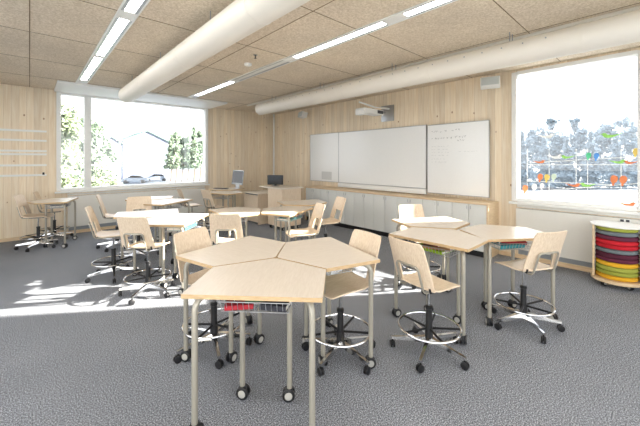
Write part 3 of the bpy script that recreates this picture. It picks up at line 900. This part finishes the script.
pos_w = ['first', 'second', 'third', 'fourth', 'fifth', 'sixth', 'seventh', 'eighth', 'ninth', 'tenth', 'eleventh', 'twelfth', 'thirteenth', 'fourteenth', 'fifteenth', 'sixteenth', 'seventeenth']
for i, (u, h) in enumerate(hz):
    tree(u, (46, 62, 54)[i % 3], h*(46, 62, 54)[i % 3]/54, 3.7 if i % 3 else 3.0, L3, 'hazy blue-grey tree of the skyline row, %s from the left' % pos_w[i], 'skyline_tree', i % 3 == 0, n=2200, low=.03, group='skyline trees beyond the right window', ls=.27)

# low hedge / wall far right
x, y = ray(580, 46)
# white gabled houses
def house(u, d, w_, dp, hw, hr, rz, label):
    x, y = ray(u, d)
    root = empty('gabled_house', (x, y, GZ), rz); tag(root, label, 'house', 'white houses across the lot')
    wl = plain('house_shade_grey', srgb(140, 146, 162), .8) if 'house_shade_grey' not in bpy.data.materials else bpy.data.materials['house_shade_grey']  # white walls coloured the blue-grey of their shaded side, so it shows
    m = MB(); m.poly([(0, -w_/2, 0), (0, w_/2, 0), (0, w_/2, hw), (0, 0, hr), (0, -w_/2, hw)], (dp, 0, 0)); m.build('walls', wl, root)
    rf = plain('roof_green', srgb(84, 112, 104), .6) if 'roof_green' not in bpy.data.materials else bpy.data.materials['roof_green']
    for s in (-1, 1):
        m = MB(); m.poly([(-.4, 0, hr+.02), (-.4, 0, hr+.25), (-.4, s*(w_/2+.5), hw-.0), (-.4, s*(w_/2+.5), hw-.25)], (dp+.8, 0, 0)); m.build('roof_slope', rf, root)
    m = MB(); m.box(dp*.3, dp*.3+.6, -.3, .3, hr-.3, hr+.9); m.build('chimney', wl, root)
    m = MB(); m.lathe([(.35, -.03), (.35, .03)], seg=16, mat=Matrix.Translation((-.01, 0, hr-1.5)) @ Matrix.Rotation(PI/2, 4, 'Y')); m.build('gable_vent', matte('vent_grey', 190, 196, 198), root)
    for k in range(3):
        m = MB(); m.box(1.2+k*2.6, 2.2+k*2.6, w_/2, w_/2+.03, 3.6, 4.9); m.box(1.2+k*2.6, 2.2+k*2.6, -w_/2-.03, -w_/2, 3.6, 4.9); m.build('window_pane', matte('house_glass', 170, 184, 196), root)
    return root
def facing(u): x, y = ray(u, 1.0); return math.atan2(y, x)
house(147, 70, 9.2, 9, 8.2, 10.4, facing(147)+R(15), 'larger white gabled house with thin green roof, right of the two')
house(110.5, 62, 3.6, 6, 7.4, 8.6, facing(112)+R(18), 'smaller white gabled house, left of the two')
x, y = ray(119.5, 40); root = empty('lamp_post', (x, y, GZ)); tag(root, 'slim white lamp post before the two white houses', 'lamp post')
MB().tube([(0, 0, 0), (0, 0, 6.6)], .07, 8).build('pole', M['white'], root); MB().box(-.35, .25, -.12, .12, 6.6, 6.72, .02).build('lamp_head', M['white'], root)

def car(u, d, rz, col, label, sc_=1):
    x, y = ray(u, d); root = empty('parked_car', (x, y, GZ), rz); tag(root, label, 'car', 'cars parked outside')
    prof = [(-2.1, .35), (-2.15, .75), (-1.9, .95), (-1.5, 1.0), (-.9, 1.42), (.5, 1.45), (1.2, 1.0), (1.95, .88), (2.15, .6), (2.1, .35)]
    m = MB(); m.poly([(a, -.85, b) for a, b in prof], (0, 1.7, 0)); m.build('body', col, root)
    win = [(-1.35, 1.02), (-.85, 1.36), (.45, 1.39), (1.0, 1.02)]
    for s in (-1, 1):
        m = MB(); m.poly([(a, s*.852, b) for a, b in win], (0, s*.008, 0)); m.build('side_window', M['screen'], root)
    for a in (-1.35, 1.35):
        for s in (-1, 1):
            m = MB(); m.lathe([(.2, -.1), (.32, -.1), (.32, .1), (.18, .1)], seg=20, mat=Matrix.Translation((a, s*.8, .32)) @ Matrix.Rotation(PI/2, 4, 'X')); m.build('wheel', M['darkgrey'], root)
car(135, 57, facing(136)+R(80), plain('car_silver', srgb(120, 130, 142), .25, .3), 'grey-blue car parked before the larger white house')
car(156, 62, facing(147)+R(95), plain('car_blue', srgb(140, 150, 164), .25, .3), 'paler car parked right of the grey-blue car')
car(192, 30, facing(192)+R(80), plain('car_white', srgb(222, 226, 230), .25, .1), 'pale car at the lower right of the far window')

# ------------------------------------------------------------------ light
wd = bpy.data.worlds.new('sky'); C.world = wd; wd.use_nodes = True
nt = wd.node_tree; bg = nt.nodes['Background']
tc = nt.nodes.new('ShaderNodeTexCoord'); sp = nt.nodes.new('ShaderNodeSeparateXYZ'); nt.links.new(tc.outputs['Generated'], sp.inputs[0])
rp = nt.nodes.new('ShaderNodeValToRGB'); rp.color_ramp.elements[0].position = 0; rp.color_ramp.elements[0].color = (.98, .985, 1, 1)
rp.color_ramp.elements[1].position = .8; rp.color_ramp.elements[1].color = (.80, .88, 1, 1)
nt.links.new(sp.outputs['Z'], rp.inputs[0]); nt.links.new(rp.outputs[0], bg.inputs[0])
bg.inputs[1].default_value = 1.65
sun = bpy.data.lights.new('sun', 'SUN'); sun.energy = 20; sun.angle = R(.6); sun.color = (1, .95, .86)
so = bpy.data.objects.new('sun', sun); COL.objects.link(so)
el = R(20.4); az = Vector((-1, .69)).normalized()
dv = Vector((az.x*math.cos(el), az.y*math.cos(el), -math.sin(el)))
so.rotation_euler = dv.to_track_quat('-Z', 'Y').to_euler(); so.location = (12, -6, 8)

cam = bpy.data.cameras.new('camera'); co = bpy.data.objects.new('camera', cam); COL.objects.link(co)
cam.sensor_width = 36; cam.lens = 318/640*36; cam.shift_y = -53/640; cam.clip_start = .05; cam.clip_end = 500
co.location = (0, 0, 1.65); co.rotation_euler = (R(90), 0, -math.atan2(.6746, .7389))
C.camera = co
C.view_settings.view_transform = 'Standard'; C.view_settings.look = 'None'
C.view_settings.exposure = 0.97; C.view_settings.gamma = 1; C.view_settings.use_curve_mapping = False
